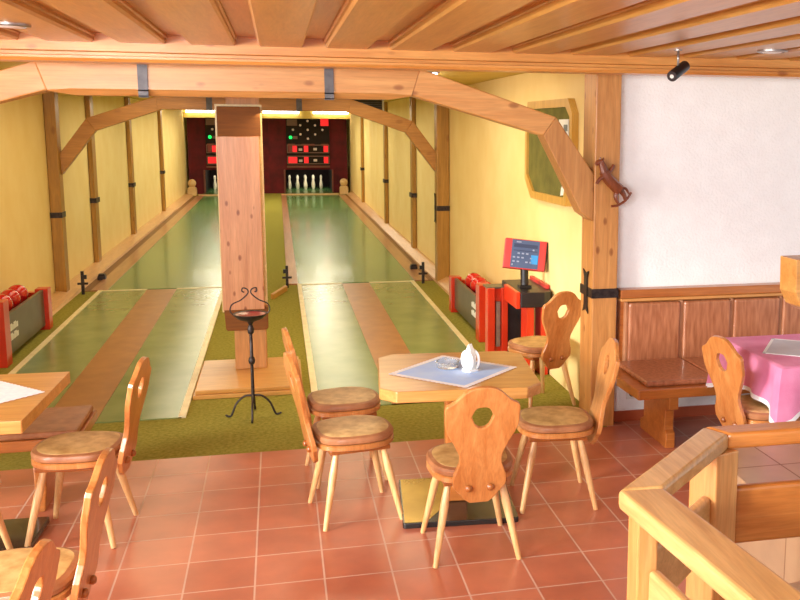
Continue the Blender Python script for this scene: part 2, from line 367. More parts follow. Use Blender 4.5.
# ------------------------------------------------------------------ lanes
def lane(cx, side, word):
    # side: +1 right wall lane, -1 left wall lane ; outer edge toward its wall
    t = thing('bowling_lane', '%s bowling lane of shiny green surface running back to the pins' % word, 'lane', (cx, 21, 0))
    o, gw, tr = (1.74, .185, 2.0) if side > 0 else (-2.11, .20, -2.42)
    i = .21 if side > 0 else -.73
    def b(a, c, *r): return bx(min(a, c), max(a, c), *r)
    obj('lane_surface', b(i, o, 12.665, 29.25, -.02, .012), M['lane'], t, True)
    obj('inner_gutter', b(i, i-side*.14, 12.665, 29.25, -.02, .02), M['gutter'], t, True)
    obj('outer_gutter', b(o, o+side*gw, 12.66, 29.25, -.02, .016), M['gutter'], t, True)
    obj('side_trough', b(o+side*gw, tr, 12.665, 29.25, -.03, .006), M['trough'], t, True)
    t2 = thing('approach', '%s approach area, green-grey with a brown centre strip and cream border' % word, 'approach', (cx, 9.8, 0))
    x0, x1 = cx-.735, cx+.735
    obj('approach_surface', bx(x0, x1, 6.95, 12.62, -.02, .008), M['approach'], t2, True)
    obj('run_up_strip', bx(cx-.19, cx+.165, 6.95, 12.62, .0, .011), M['strip'], t2, True)['label'] = 'brown run-up strip'
    for a, c in ((x0-.03, x0+.02), (x1-.02, x1+.03)):
        obj('border_strip', bx(a, c, 6.95, 12.66, -.02, .016), M['line'], t2, True)['label'] = 'cream border strip'
    for a, c in ((x0, cx-.19), (cx+.165, x1)):
        obj('foul_line', bx(a, c, 12.6, 12.66, -.02, .013), M['line'], t2, True)
lane(-1.455, -1, 'left'); lane(.965, 1, 'right')
# ball return ledges along the walls
bm = prism(NB(), [(-2.655, 0), (-2.424, 0), (-2.44, .03), (-2.60, .06), (-2.655, .06)], 'y', 10.6, 29.4)
tag(obj('ball_return_ledge', bm, M['ledge']), 'pale wooden ball return ledge along the left hall wall', 'ledge')
bm = prism(NB(), [(2.175, 0), (2.004, 0), (2.01, .03), (2.13, .09), (2.175, .09)], 'y', 10.55, 29.4)
tag(obj('ball_return_ledge', bm, M['ledge']), 'pale wooden ball return ledge along the right hall wall', 'ledge')
# foul sensor posts
def sensor(x, y, s, label):
    t = thing('sensor_post', label, 'sensor', (x, y, 0), 0, 'black sensor posts at the foul line')
    obj('pole', bx(x-.017, x+.017, y-.017, y+.017, 0, .285), M['iron'], t, True)
    obj('cross_arm', bx(x-.06, x+.06, y-.012, y+.012, .12, .145), M['iron'], t, True)
    obj('sensor_box', bx(x+s*.017-.03, x+s*.017+.03, y-.02, y+.02, .19, .24), M['black'], t, True)
sensor(-2.36, 12.48, 1, 'black sensor post at the foul line by the left wall ledge')
sensor(1.83, 12.48, -1, 'black sensor post at the foul line by the right wall ledge')
sensor(.07, 12.48, -1, 'black sensor post at the foul line just right of the central post')
for x, y, w in ((-2.33, 13.6, 'left'), (1.87, 13.7, 'right')):
    bm = bx(x-.05, x+.05, y-.05, y+.05, .0, .05); prism(bm, [(x-.05, .05), (x+.05, .05), (x+.035, .085), (x-.035, .085)], 'y', y-.04, y+.05)
    tag(obj('sensor_block', bm, M['black']), 'small dark block in the %s lane gutter just past the foul line' % w, 'block')
bm = prism(NB(), [(-.13, 11.7), (-.10, 11.64), (.07, 12.26), (.04, 12.32)], 'z', 0, .06)
tag(obj('floor_bracket', bm, M['plinth']), 'short angled wooden batten on the carpet beside the middle sensor post', 'batten')

# far end: pin deck, curtain, scoreboard
def pin_mesh():
    return lathe(NB(), [(.03, 0), (.044, .03), (.052, .1), (.05, .15), (.033, .23), (.028, .27), (.036, .32), (.037, .35), (.028, .385), (.012, .40)], seg=14)
def far_end(cx, word, pinx):
    x0, x1 = cx-1.19, cx+1.19
    if word == 'right': x1 = 2.09; x0 = -.26
    else: x0 = -2.59; x1 = -.26
    t = thing('end_screen', 'dark maroon screen with black pin opening at the end of the %s lane' % word, 'screen', (cx, 30.2, 0))
    yb = 30.2
    o0, o1 = cx-.72, cx+.72
    obj('side_panel', bx(x0, o0, yb, yb+.06, 0, 2.32), M['maroon'], t, True)
    obj('side_panel', bx(o1, x1, yb, yb+.06, 0, 2.32), M['maroon'], t, True)
    obj('top_panel', bx(o0, o1, yb, yb+.06, .72, 2.32), M['maroon'], t, True)
    obj('pit_back', bx(o0, o1, 32.5, 32.56, 0, .80), M['pit'], t, True)
    obj('pit_side', bx(o0-.02, o0, yb+.06, 32.5, 0, .80), M['pit'], t, True)
    obj('pit_side', bx(o1, o1+.02, yb+.06, 32.5, 0, .80), M['pit'], t, True)
    for s, xx in ((-1, o0), (1, o1)):
        obj('pit_post', bx(xx-.025, xx+.025, yb-.05, yb, .0, .72), M['brownbar'], t, True)
    d = thing('pin_deck', 'raised green pin deck at the end of the %s lane' % word, 'deck', (cx, 29.8, 0))
    obj('deck_top', bx(cx-.71, cx+.71, 29.3, 32.45, .0, .05), M['lane'], d, True)
    obj('deck_edge', bx(cx-.84, cx+.84, 29.26, 29.3, 0, .05), M['ledge'], d, True)['label'] = 'pale deck edge'
    # scoreboard
    b = thing('scoreboard', 'black scoreboard with red displays and nine lamps above the %s lane pins' % word, 'scoreboard', (cx, 30.1, .85))
    w = .645; y0 = 30.12
    obj('panel', bx(cx-w, cx+w, y0, 30.2, .86, 2.30), M['pit'], b, True)
    def pl(n, u0, u1, v0, v1, m, d=.02): return obj(n, bx(cx-w+2*w*u0, cx-w+2*w*u1, y0-d, y0, .86+1.44*v0, .86+1.44*v1), M[m], b, True)
    pl('name_plate', .02, .26, .83, .965, 'dullplate'); pl('digit_display', .80, .985, .83, .98, 'ledred', .03)
    for q, (u, v) in enumerate(((.5, .93), (.33, .84), (.67, .84), (.16, .745), (.5, .745), (.84, .745), (.33, .65), (.67, .65), (.5, .56))):
        obj('pin_lamp', sphere(NB(), (cx-w+2*w*u, y0-.01, .86+1.44*v), .035, 10, 8), M['bulb'], b, True)
    obj('green_lamp', sphere(NB(), (cx-w+2*w*.10, y0-.015, .86+1.44*.585), .05, 12, 8), M['ledgreen'], b, True)['label'] = 'green lit lamp'
    pl('small_plate', .16, .26, .55, .61, 'dullplate'); pl('caption_bar', .35, .65, .40, .45, 'brownbar'); pl('caption_bar', .03, .2, .40, .45, 'brownbar'); pl('caption_bar', .8, .97, .40, .45, 'brownbar')
    for v in (.235, .0):
        f = pl('display_frame', .01, .99, v+.02, v+.20, 'dullplate', .015); f['label'] = 'brown framed red display row'
        pl('display_back', .03, .97, v+.04, v+.18, 'pit', .02)
        pl('digit_display', .04, .24 if v == 0 else .22, v+.045, v+.175, 'ledred' if v == 0 else 'leddim', .03)
        pl('digit_display', .40, .50, v+.045, v+.175, 'ledred', .03); pl('digit_display', .86, .96, v+.045, v+.175, 'ledred', .03)
        if v: pl('digit_display', .14, .24, v+.045, v+.175, 'ledred', .035)
        pl('white_segment', .28, .36, v+.07, v+.12, 'segwhite', .03); pl('white_segment', .62, .70, v+.08, v+.13, 'segwhite', .03)
    pl('bottom_bar', .0, 1.0, -.05, -.01, 'brownbar', .05)
    # nine pins
    names = ['front', 'second-row left', 'second-row right', 'far left', 'centre', 'far right', 'fourth-row left', 'fourth-row right', 'rear']
    k = 0
    for row, offs in enumerate(((0,), (-1, 1), (-2, 0, 2), (-1, 1), (0,))):
        for a in offs:
            bm = pin_mesh(); bmesh.ops.translate(bm, vec=(0, 0, 0), verts=bm.verts); bmesh.ops.scale(bm, vec=(1.1, 1.1, 1.1), verts=bm.verts); bmesh.ops.translate(bm, vec=(pinx+a*.247, 31.25+row*.17, .05), verts=bm.verts)
            if True:
                tag(obj('bowling_pin', bm, M['pin']), '%s white pin of the diamond on the %s lane deck' % (names[k], word), 'pin', 'bowling pins on the %s lane' % word)
            k += 1
    # ball stop beside the deck
    xs = 1.93 if word == 'right' else -2.47
    t = thing('ball_stop', 'pale ball stop with a ball on top, far end by the %s wall' % word, 'ball stop', (xs, 29.6, 0))
    obj('block', prism(NB(), [(xs-.13, 0), (xs+.13, 0), (xs+.13, .2), (xs+.09, .26), (xs-.09, .26), (xs-.13, .2)], 'y', 29.5, 29.7), M['paleball'], t, True, .02)
    obj('stop_ball', sphere(NB(), (xs, 29.6, .36), .12), M['paleball'], t, True)
far_end(.91, 'right', .84); far_end(-1.43, 'left', -1.45)
struct('trim_2', bx(XL, XR, 29.9, 30.2, 2.27, 2.56), M['hallceil'])
for cx, w, word in ((-.35, .30, 'middle'), (-2.35, .75, 'left'), (1.62, .55, 'right')):
    pass
def tube_lamp(x, y, ln, z, label, along='x', m='tube', grp='fluorescent tubes above the lanes'):
    t = thing('fluorescent_lamp', label, 'lamp', (x, y, z), 0, grp)
    if along == 'x':
        obj('housing', bx(x-ln/2, x+ln/2, y-.06, y+.06, z+.05, z+.12), M['housing'], t, True)
        obj('tube', tube(NB(), [(x-ln/2, y, z+.02), (x+ln/2, y, z+.02)], .03, 10), M[m], t, True)
    else:
        obj('housing', bx(x-.09, x+.09, y-ln/2, y+ln/2, z+.05, ZC), M['housing'], t, True)
        obj('tube', bx(x-.07, x+.07, y-ln/2+.03, y+ln/2-.03, z, z+.05), M[m], t, True)
tube_lamp(-2.12, 29.82, .9, 2.43, 'left lit fluorescent tube on the end lintel')
tube_lamp(-1.95+.75, 29.82, .75, 2.43, 'second lit fluorescent tube on the end lintel, left of the central post')
tube_lamp(.13, 29.82, 1.05, 2.43, 'lit fluorescent tube on the end lintel just right of the central post')
tube_lamp(1.60, 29.82, 1.05, 2.43, 'right lit fluorescent tube on the end lintel')
tube_lamp(-1.46, 24, 1.5, 2.47, 'ceiling fluorescent lamp over the left lane behind the arch', 'y'); tube_lamp(.96, 24, 1.5, 2.47, 'ceiling fluorescent lamp over the right lane behind the arch', 'y')
tube_lamp(-1.93, 9.4, 1.2, 2.49, 'ceiling lamp peeking above the left arch brace', 'y', 'tubenear', 'lamps above the approaches'); tube_lamp(1.33, 9.15, 1.2, 2.49, 'ceiling lamp peeking above the right arch brace', 'y', 'tubenear', 'lamps above the approaches')
# ventilation grille
t = thing('vent_grille', 'dark ventilation grille with white frame high behind the right side of the arch', 'vent', (1.43, 16, 2.31))
obj('frame', bx(1.14, 1.72, 15.98, 16.02, 2.31, 2.55), M['paper'], t, True)
bm = bx(1.16, 1.685, 15.96, 15.98, 2.33, 2.50)
obj('grille', bm, M['hole'], t, True)
bm = NB()
for k in range(5): box(bm, 1.17, 1.68, 15.945, 15.96, 2.34+k*.034, 2.352+k*.034)
obj('slats', bm, M['strap'], t, True)

# ------------------------------------------------------------------ ball racks
def rack(xf, xw, y0, y1, zn, zf, label, word, balls):
    # xf: face plane (toward lane), xw: wall side; the top rises from the far end (zf) to the near end (zn)
    s = 1 if xw > xf else -1
    t = thing('ball_rack', label, 'ball rack', ((xf+xw)/2, (y0+y1)/2, 0))
    def b(a, c, *r): return bx(min(a, c), max(a, c), *r)
    def H(y): return zn+(zf-zn)*(y-y0)/(y1-y0)
    def sl(a, c, ya, yb2, lo, hi, zb=None):
        return prism(NB(), [(ya, H(ya)+lo if zb is None else zb), (yb2, H(yb2)+lo if zb is None else zb), (yb2, H(yb2)+hi), (ya, H(ya)+hi)], 'x', min(a, c), max(a, c))
    zt = zf+.015
    for ya, yb2 in ((y0, y0+.17), (y1-.15, y1)):
        HH = zn if ya == y0 else zf
        obj('end_post', b(xf-s*.02, xf+s*.10, ya, yb2, 0, HH), M['red'], t, True, .006)['label'] = 'red end post'
        obj('end_board', b(xf+s*.10, xw, ya+.04, yb2-.02, 0, HH-.04), M['red'], t, True)
    obj('front_panel', b(xf+s*.02, xf+s*.05, y0+.17, y1-.15, .05, zf-.01), M['greypanel'], t, True)
    obj('trough', b(xf+s*.05, xw-s*.03, y0+.17, y1-.15, zf-.11, zf-.08), M['trough'], t, True)
    obj('back_rail', b(xw-s*.03, xw, y0+.17, y1-.15, .05, zf-.02), M['darkplank'], t, True)
    bm = NB(); f = xf+s*.02; ya = y0+.24
    for r in range(2):
        y = ya; k = 0
        while y < ya+.30:
            wd = (.04, .022, .05, .03)[k % 4]
            z = .255-r*.085
            box(bm, min(f, f-s*.004), max(f, f-s*.004), y, y+wd, z, z+(.06 if k % 3 else .045)); y += wd+.012; k += 1
    obj('lettering', bm, M['paper'], t, True)['label'] = 'two rows of worn white lettering'
    for k, y in enumerate(balls):
        tag(obj('bowling_ball', sphere(NB(), ((xf+xw)/2+s*.01, y, zf-.08+.097), .096), M['ball']), '%s red bowling ball in the %s rack' % (('nearest', 'second', 'third', 'farthest')[k] if len(balls) == 4 else ('nearest', 'middle', 'farthest')[k], word), 'ball', 'red bowling balls in the %s rack' % word)
rack(-2.31, -2.62, 8.76, 10.5, .57, .42, 'red and grey bowling ball rack against the left wall', 'left', (9.17, 9.42, 9.69, 9.97))
rack(1.86, 2.15, 8.86, 10.55, .56, .40, 'red and grey bowling ball rack against the right wall', 'right', (9.42, 9.70, 9.98))

# scoring console
t = thing('scoring_console', 'red and black scoring console desk beside the right ball rack', 'console', (1.95, 8.2, 0))
obj('body', bx(1.745, 1.90, 8.02, 8.14, 0, .67), M['red'], t, True, .006)
obj('front_post', bx(1.735, 1.80, 7.98, 8.02, 0, .68), M['red'], t, True, .005)
obj('front_post', bx(1.86, 1.915, 7.98, 8.02, 0, .68), M['red'], t, True, .005)
obj('lock_plate', bx(1.812, 1.848, 7.99, 8.02, .16, .56), M['steel'], t, True)
obj('cover_plate', bx(1.735, 1.96, 8.02, 8.2, .67, .685), M['greypanel'], t, True, .004)
obj('desk_side', bx(1.85, 1.885, 7.42, 7.86, .60, .738), M['red'], t, True, .005)
bm = prism(NB(), [(1.885, 7.41), (2.08, 7.39), (2.14, 7.43), (2.165, 7.50), (2.17, 8.1), (1.885, 8.1)], 'z', .61, .735)
obj('desk_top', bm, M['black'], t, True, .008)
obj('desk_rim', bx(2.14, 2.168, 7.56, 8.1, .735, .765), M['redmon'], t, True)
obj('dark_recess', bx(1.905, 2.12, 8.0, 8.1, 0, .61), M['black'], t, True)
obj('desk_leg', bx(1.975, 2.035, 7.55, 7.75, 0, .61), M['red'], t, True)
obj('desk_leg', bx(2.10, 2.16, 7.55, 7.75, 0, .61), M['red'], t, True)
t = thing('console_monitor', 'tilted red-framed monitor with blue-grey screen on the scoring console', 'monitor', (1.985, 7.68, .735))
bm = prism(NB(), [(-.05, -.045), (.05, -.045), (.05, .045), (-.05, .045)], 'z', 0, .02); tube(bm, [(0, 0, .02), (0, .01, .16)], .035, 12)
obj('stand', bm, M['black'], t)
def tilt(bm):
    bmesh.ops.transform(bm, matrix=Matrix.Translation((.0, 0, .275)) @ Matrix.Rotation(R(-12), 4, 'Z') @ Matrix.Rotation(R(6), 4, 'Y') @ Matrix.Rotation(R(-12), 4, 'X'), verts=bm.verts); return bm
obj('casing', tilt(bx(-.175, .175, -.03, .07, -.125, .125)), M['redmon'], t, False, .006)
obj('screen', tilt(bx(-.115, .115, -.034, -.03, -.115, .118)), M['screen'], t)
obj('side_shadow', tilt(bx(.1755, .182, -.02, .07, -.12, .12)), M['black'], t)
bm = NB()
for r in range(3):
    for k in range(5):
        if (r+k) % 4: box(bm, -.1+k*.036, -.08+k*.036, -.037, -.034, .0-r*.035, .012-r*.035)
box(bm, -.08, -.04, -.037, -.034, .095, .106); box(bm, -.105, -.095, -.037, -.034, -.1, -.085); box(bm, .06, .075, -.037, -.034, .035, .048)
obj('screen_marks', tilt(bm), M['screenmark'], t)
bm = NB(); box(bm, -.1, .1, -.036, -.034, .055, .085); box(bm, -.1, .1, -.036, -.034, .025, .032)
obj('screen_bars', tilt(bm), M['screendark'], t)
obj('screen_window', tilt(bx(.052, .11, -.037, -.034, -.075, .0)), M['screenblue'], t)

# notice board on the hall wall
t = thing('notice_board', 'octagonal wood-framed green felt notice board on the cream hall wall', 'notice board', (2.16, 7.55, 1.45))
def octa(k): return [(y0, z0) for y0, z0 in ((6.86+k, 1.86), (7.0+k, 1.47+k), (8.04-k, 1.46+k), (8.25-k, 1.62+k*.6), (8.25-k, 2.0), (8.17-k, 2.285-k), (6.97+k, 2.285-k), (6.86+k, 2.17-k*.4))]
O, I = octa(0), octa(.062)
bm = NB()
n = 8
for i in range(n):
    j = (i+1) % n
    q = [O[i], O[j], I[j], I[i]]
    A = [bm.verts.new((2.125, *p)) for p in q]; B = [bm.verts.new((2.179, *p)) for p in q]
    bm.faces.new(A); bm.faces.new(B)
    for a in range(4): bm.faces.new((A[a], A[(a+1) % 4], B[(a+1) % 4], B[a]))
bmesh.ops.remove_doubles(bm, verts=bm.verts, dist=1e-5)
obj('board_frame', bm, M['boardframe'], t, True)
obj('felt', prism(NB(), I, 'x', 2.145, 2.179), M['felt'], t, True)
tag(obj('pinned_paper', bx(2.138, 2.1445, 6.99, 7.24, 1.76, 2.13), M['paper']), 'white paper with dark print pinned at the right of the notice board', 'paper')
bm = NB()
for z, a, b2 in ((2.04, 7.01, 7.1), (1.98, 7.12, 7.22), (1.92, 7.02, 7.08), (1.87, 7.1, 7.2), (1.79, 7.02, 7.18)): box(bm, 2.134, 2.138, a, b2, z, z+.05)
p = obj('paper_print', bm, M['ink'], [o for o in COL.objects if o.name.startswith('pinned_paper')][0], True); 
tag(obj('pinned_paper', prism(NB(), [(6.99, 1.56), (7.18, 1.54), (7.16, 1.60), (7.0, 1.72)], 'x', 2.138, 2.1445), M['paper']), 'small white paper pinned at the lower right corner of the notice board', 'paper')

# ------------------------------------------------------------------ chairs
def chair_proto(label, loc, rz, group):
    t = thing('dining_chair', label, 'chair', loc, rz, group)
    def dshape(w, d, z, n=36):
        out = []
        for k in range(n):
            a = 2*math.pi*k/n; c, s = math.cos(a), math.sin(a)
            e = 2/2.35 if s >= 0 else 2/3.3
            x = w*math.copysign(abs(c)**e, c); y = d*math.copysign(abs(s)**e, s)*(1 if s >= 0 else 1.04)
            x *= 1.0+.06*(y/d)
            out.append((x, y, z))
        return out
    bm = loft(NB(), [dshape(.195, .195, .405), dshape(.207, .207, .412), dshape(.207, .207, .432), dshape(.2, .2, .438)])
    obj('seat_frame', bm, M['chair'], t)
    bm = loft(NB(), [dshape(.192, .192, .438), dshape(.205, .205, .445), dshape(.207, .207, .462), dshape(.2, .2, .474), dshape(.183, .183, .48)])
    obj('cushion_band', bm, M['leather'], t)
    bm = loft(NB(), [dshape(.185, .185, .47), dshape(.18, .18, .481), dshape(.15, .15, .486), dshape(.05, .05, .484)])
    obj('cushion_top', bm, M['seatworn'], t)['label'] = 'worn tan cushion top'
    for s in (-1, 1):
        obj('cleat', bx(s*.125-.03, s*.125+.03, -.16, .16, .38, .406), M['knob'], t, False, .005)
    for sx in (-1, 1):
        for sy in (-1, 1):
            a = Vector((sx*.13, sy*.125, .385)); b = Vector((sx*.205, sy*.205, 0))
            pts = [b, b.lerp(a, .03), b.lerp(a, .72), b.lerp(a, .9), b.lerp(a, .93), a]
            obj('leg', tube(NB(), pts, [.0125, .0135, .021, .0175, .0155, .0155], 12), M['leg'], t)
    # carved backrest
    half = [(0, 382), (26, 382), (42, 371), (60, 350), (75, 334), (77, 318), (75, 300), (67, 282), (61, 266), (60, 252), (63, 238), (77, 210), (95, 180), (103, 160), (105, 145), (105, 128), (106, 112), (103, 103), (96, 98), (88, 95), (76, 88), (64, 77), (52, 66), (36, 57), (18, 53), (0, 52)]
    U = .00166; L = .605/330
    right = [(a*U, (382-y)*L) for a, y in half]
    loop = right+[(-a, b) for a, b in reversed(right[1:-1])]
    hp = [(0, 107), (10, 107.5), (17, 110), (22, 115), (26, 123), (31, 132), (27, 140), (24, 148), (19, 157), (11, 163), (0, 165)]
    hr = [(a*U, (382-y)*L) for a, y in hp]
    hole = hr+[(-a, b) for a, b in reversed(hr[1:-1])]
    bm = NB()
    def ring(pts):
        v = [bm.verts.new((p[0], 0, p[1])) for p in pts]
        return [bm.edges.new((v[i], v[(i+1) % len(v)])) for i in range(len(v))]
    E = ring(loop)+ring(hole)
    bmesh.ops.triangle_fill(bm, use_beauty=True, use_dissolve=False, edges=E)
    r = bmesh.ops.extrude_face_region(bm, geom=list(bm.faces))
    bmesh.ops.translate(bm, vec=(0, .026, 0), verts=[v for v in r['geom'] if isinstance(v, bmesh.types.BMVert)])
    # slight hollow across the back and lean
    mt = Matrix.Translation((0, -.226, .315)) @ Matrix.Rotation(R(12), 4, 'X')
    bmesh.ops.transform(bm, matrix=mt, verts=bm.verts)
    bk = obj('backrest', bm, M['chair'], t, False, .005)
    for s in (-1, 1):
        bm = NB(); c = mt @ Vector((s*.052, -.004, .085))
        loft(bm, [[(c.x+r*math.cos(a), c.y+dy, c.z+r*math.sin(a)) for a in [2*math.pi*k/14 for k in range(14)]] for r, dy in ((.017, .006), (.018, -.006), (.013, -.013), (.004, -.016))])
        obj('knob', bm, M['knob'], bk)
    return t
G1 = 'carved wooden chairs around the middle table'; G2 = 'carved wooden chairs around the left table'
c0 = chair_proto('carved wooden chair seen from behind, back to camera at middle table', (.872, 4.43, 0), R(0), G1)
dup(c0, (.352, 5.0, 0), R(-81), 'carved wooden chair left of the middle table, nearer of the two there', G1)
dup(c0, (.345, 5.60, 0), R(-83), 'carved wooden chair left of the middle table, mostly hidden behind nearer chair', G1)
dup(c0, (1.45, 4.94, 0), R(84), 'carved wooden chair right of the middle table, turned left in front of the post', G1)
dup(c0, (1.85, 6.76, 0), R(20), 'carved wooden chair on the carpet by the scoring console and timber post', 'single carved chairs')
dup(c0, (2.72, 4.90, 0), R(-78), 'carved wooden chair drawn up to the pink-clothed table', 'single carved chairs')
dup(c0, (-1.02, 5.03, 0), R(83), 'carved wooden chair right of the left table, farthest from camera', G2)
dup(c0, (-.965, 3.58, 0), R(85), 'sunlit carved wooden chair second from camera at lower left', G2)
dup(c0, (-1.01, 2.80, 0), R(83), 'nearest carved wooden chair, only its back top in the lower left corner', G2)
dup(c0, (-1.485, 4.60, 0), R(6), 'carved wooden chair cut off by the left picture edge in front of left table', G2)

# ------------------------------------------------------------------ middle table
def cut_rect(w, d, c): return [(-w+c, -d), (w-c, -d), (w, -d+c), (w, d-c), (w-c, d), (-w+c, d), (-w, d-c), (-w, -d+c)]
t = thing('dining_table', 'middle wooden dining table with cut corners and lilac doily', 'table', (.905, 4.99, 0), R(-5))
obj('table_top', prism(NB(), cut_rect(.416, .405, .085), 'z', .70, .76), M['table'], t, False, .006)
bm = bx(-.3, .3, -.04, .04, .65, .70); box(bm, -.04, .04, -.3, .3, .65, .70)
obj('cross_support', bm, M['bench'], t)
obj('column', bx(-.06, .06, -.06, .06, .03, .65), M['bench'], t, False, .01)
obj('base_plate', prism(NB(), cut_rect(.305, .32, .01), 'z', 0, .03), M['basemetal'], t, False, .004)['label'] = 'dark metal base plate'
obj('gleam_patch', prism(NB(), [(-.295, .31), (-.295, -.31), (-.18, -.31), (-.02, -.02), (-.05, .31)], 'z', .0295, .0315), M['basegleam'], t)['label'] = 'yellow reflection painted onto the base plate'  # reflected yellow light painted as a patch on the dark metal
def doily(name, cx, cy, z, rot, h, label, mats, cat, ratio=1.0, scal=9):
    t = thing(name, label, cat, (cx, cy, z), rot)
    w = h*ratio
    obj('cloth', bx(-w+.02, w-.02, -h+.02, h-.02, 0, .002), M[mats[0]], t)
    pts = []
    def edge(a, b, n):
        for k in range(n*2):
            f = k/(n*2); p = Vector(a).lerp(Vector(b), f); nrm = Vector((b[1]-a[1], a[0]-b[0])).normalized()
            pts.append(tuple(p+nrm*(.006 if k % 2 else 0)))
    cs = [(-w, -h), (w, -h), (w, h), (-w, h)]
    for i in range(4): edge(cs[i], cs[(i+1) % 4], int(scal*2))
    bm = NB(); inner = [(-w+.03, -h+.03), (w-.03, -h+.03), (w-.03, h-.03), (-w+.03, h-.03)]
    e = []
    for lp in (pts, inner):
        v = [bm.verts.new((p[0], p[1], .0022)) for p in lp]; e += [bm.edges.new((v[i], v[(i+1) % len(v)])) for i in range(len(v))]
    bmesh.ops.triangle_fill(bm, use_beauty=True, edges=e)
    obj('lace_edge', bm, M[mats[1]], t)['label'] = 'white lace edge'
    return t
doily('doily', .89, 4.965, .7602, R(45), .25, 'square lilac doily with white lace edge on the middle table', ('doily', 'lace'), 'doily')
# glass ashtray
t = thing('glass_ashtray', 'small clear glass ashtray on the lilac doily', 'ashtray', (.868, 5.03, .7626))
obj('dish', lathe(NB(), [(.05, 0), (.06, .006), (.066, .034), (.064, .038), (.057, .037), (.05, .014), (.02, .01), (.004, .01)], seg=16), M['glass'], t)
bm = NB()
for k in range(8):
    a = 2*math.pi*k/8
    if k % 2 == 0: sphere(bm, (.061*math.cos(a), .061*math.sin(a), .036), .008, 8, 6)
obj('rim_notches', bm, M['glass'], t)
# napkin holder
t = thing('napkin_holder', 'white round-sided napkin holder standing on the lilac doily', 'holder', (.975, 4.935, .7626), R(-62))
obj('foot', bx(-.035, .035, -.03, .03, 0, .012), M['porcelain'], t, False, .003)
for s in (-1, 1):
    bm = NB(); yy = s*.022
    e = []
    for rr in (.052, .036 if s > 0 else .012):
        v = [bm.verts.new((rr*math.cos(a), yy, .062+rr*1.08*math.sin(a))) for a in [2*math.pi*k/24 for k in range(24)]]
        e += [bm.edges.new((v[i], v[(i+1) % 24])) for i in range(24)]
    bmesh.ops.triangle_fill(bm, use_beauty=True, edges=e)
    r = bmesh.ops.extrude_face_region(bm, geom=list(bm.faces)); bmesh.ops.translate(bm, vec=(0, .006, 0), verts=[v for v in r['geom'] if isinstance(v, bmesh.types.BMVert)])
    obj('side_disc', bm, M['porcelain'], t)
obj('napkins', prism(NB(), [(-.03, .012), (.03, .012), (.038, .085), (.0, .15), (-.03, .10)], 'y', -.012, .012), M['paper'], t)

# ------------------------------------------------------------------ left table and leather bench
t = thing('dining_table', 'left wooden dining table cut off by the picture edge', 'table', (-1.565, 4.97, 0), R(-2))
obj('table_top', prism(NB(), cut_rect(.44, .44, .004), 'z', .70, .76), M['table'], t, False, .006)
bm = bx(-.3, .3, -.04, .04, .65, .70); box(bm, -.04, .04, -.3, .3, .65, .70)
obj('cross_support', bm, M['bench'], t)
obj('column', bx(-.06, .06, -.06, .06, .03, .65), M['bench'], t, False, .01)
obj('base_plate', prism(NB(), cut_rect(.34, .26, .01), 'z', 0, .03), M['basemetal'], t, False, .004)['label'] = 'dark metal base plate'
doily('doily', -1.52, 4.985, .7602, R(45), .265, 'white and pale blue doily on the left table', ('lace', 'lace'), 'doily')
t = thing('leather_bench', 'short brown leather topped wooden bench behind the left table', 'bench', (-1.6, 5.53, 0))
obj('seat_frame', bx(-2.3, -1.06, 5.27, 5.79, .37, .43), M['bench'], t, True, .006)
obj('seat_pad', bx(-2.3, -1.075, 5.285, 5.775, .43, .465), M['leather'], t, True, .012)
for x in (-2.2, -1.3): obj('trestle_leg', prism(NB(), [(5.36, 0), (5.70, 0), (5.64, .1), (5.64, .3), (5.70, .37), (5.36, .37), (5.42, .3), (5.42, .1)], 'x', x-.03, x+.03), M['bench'], t, True, .006)

# ------------------------------------------------------------------ corner bench on the white wall
t = thing('wall_bench', 'long brown leather upholstered wall bench under the white wall', 'bench', (3.6, 5.9, 0))
X1 = 5.2
obj('top_rail', bx(2.262, X1, 6.10, 6.2, .905, .965), M['bench'], t, True, .006)
obj('top_moulding', bx(2.262, X1, 6.085, 6.2, .885, .905), M['beam_x'], t, True, .004)
obj('back_board', bx(2.27, X1, 6.13, 6.2, .40, .885), M['bench'], t, True)
seams = [2.305, 2.715, 3.10, 3.485, 3.87, 4.255, 4.64, 5.02]
for a, b2 in zip(seams, seams[1:]):
    obj('back_panel', bx(a+.012, b2-.012, 6.075, 6.13, .45, .875), M['benchleather'], t, True, .02, 3)
    obj('welt', bx(a-.012, a+.012, 6.092, 6.13, .45, .88), M['welt'], t, True, .006)
    obj('seat_cushion', bx(a+.004-.08*(a < 2.4), b2-.004, 5.50, 6.075, .44, .475), M['benchleather'], t, True, .014, 3)
bm = prism(NB(), [(2.135, 5.80), (2.15, 5.44), (X1, 5.44), (X1, 6.1), (2.262, 6.1), (2.23, 6.02)], 'z', .375, .44)
obj('seat_frame', bm, M['bench'], t, True, .008)
for x in (2.40, 3.6, 4.8):
    bm = prism(NB(), [(5.60, 0), (6.03, 0), (6.03, .07), (5.97, .1), (5.97, .375), (5.53, .375), (5.53, .27), (5.60, .25), (5.60, .12), (5.57, .1), (5.57, .0)], 'x', x, x+.065)
    obj('trestle_leg', bm, M['bench'], t, True, .006)
t = thing('wall_socket', 'white wall socket low under the left end of the wall bench', 'socket', (2.39, 6.19, .16))
obj('cover', bx(2.355, 2.435, 6.186, 6.2, .16, .245), M['outlet'], t, True, .004)
bm = lathe(NB(), [(.022, -.003), (.022, .002)], seg=16); bmesh.ops.transform(bm, matrix=Matrix.Translation((2.395, 6.185, .2)) @ Matrix.Rotation(R(90), 4, 'X'), verts=bm.verts)
obj('plug_hole', bm, M['hole'], t, True)

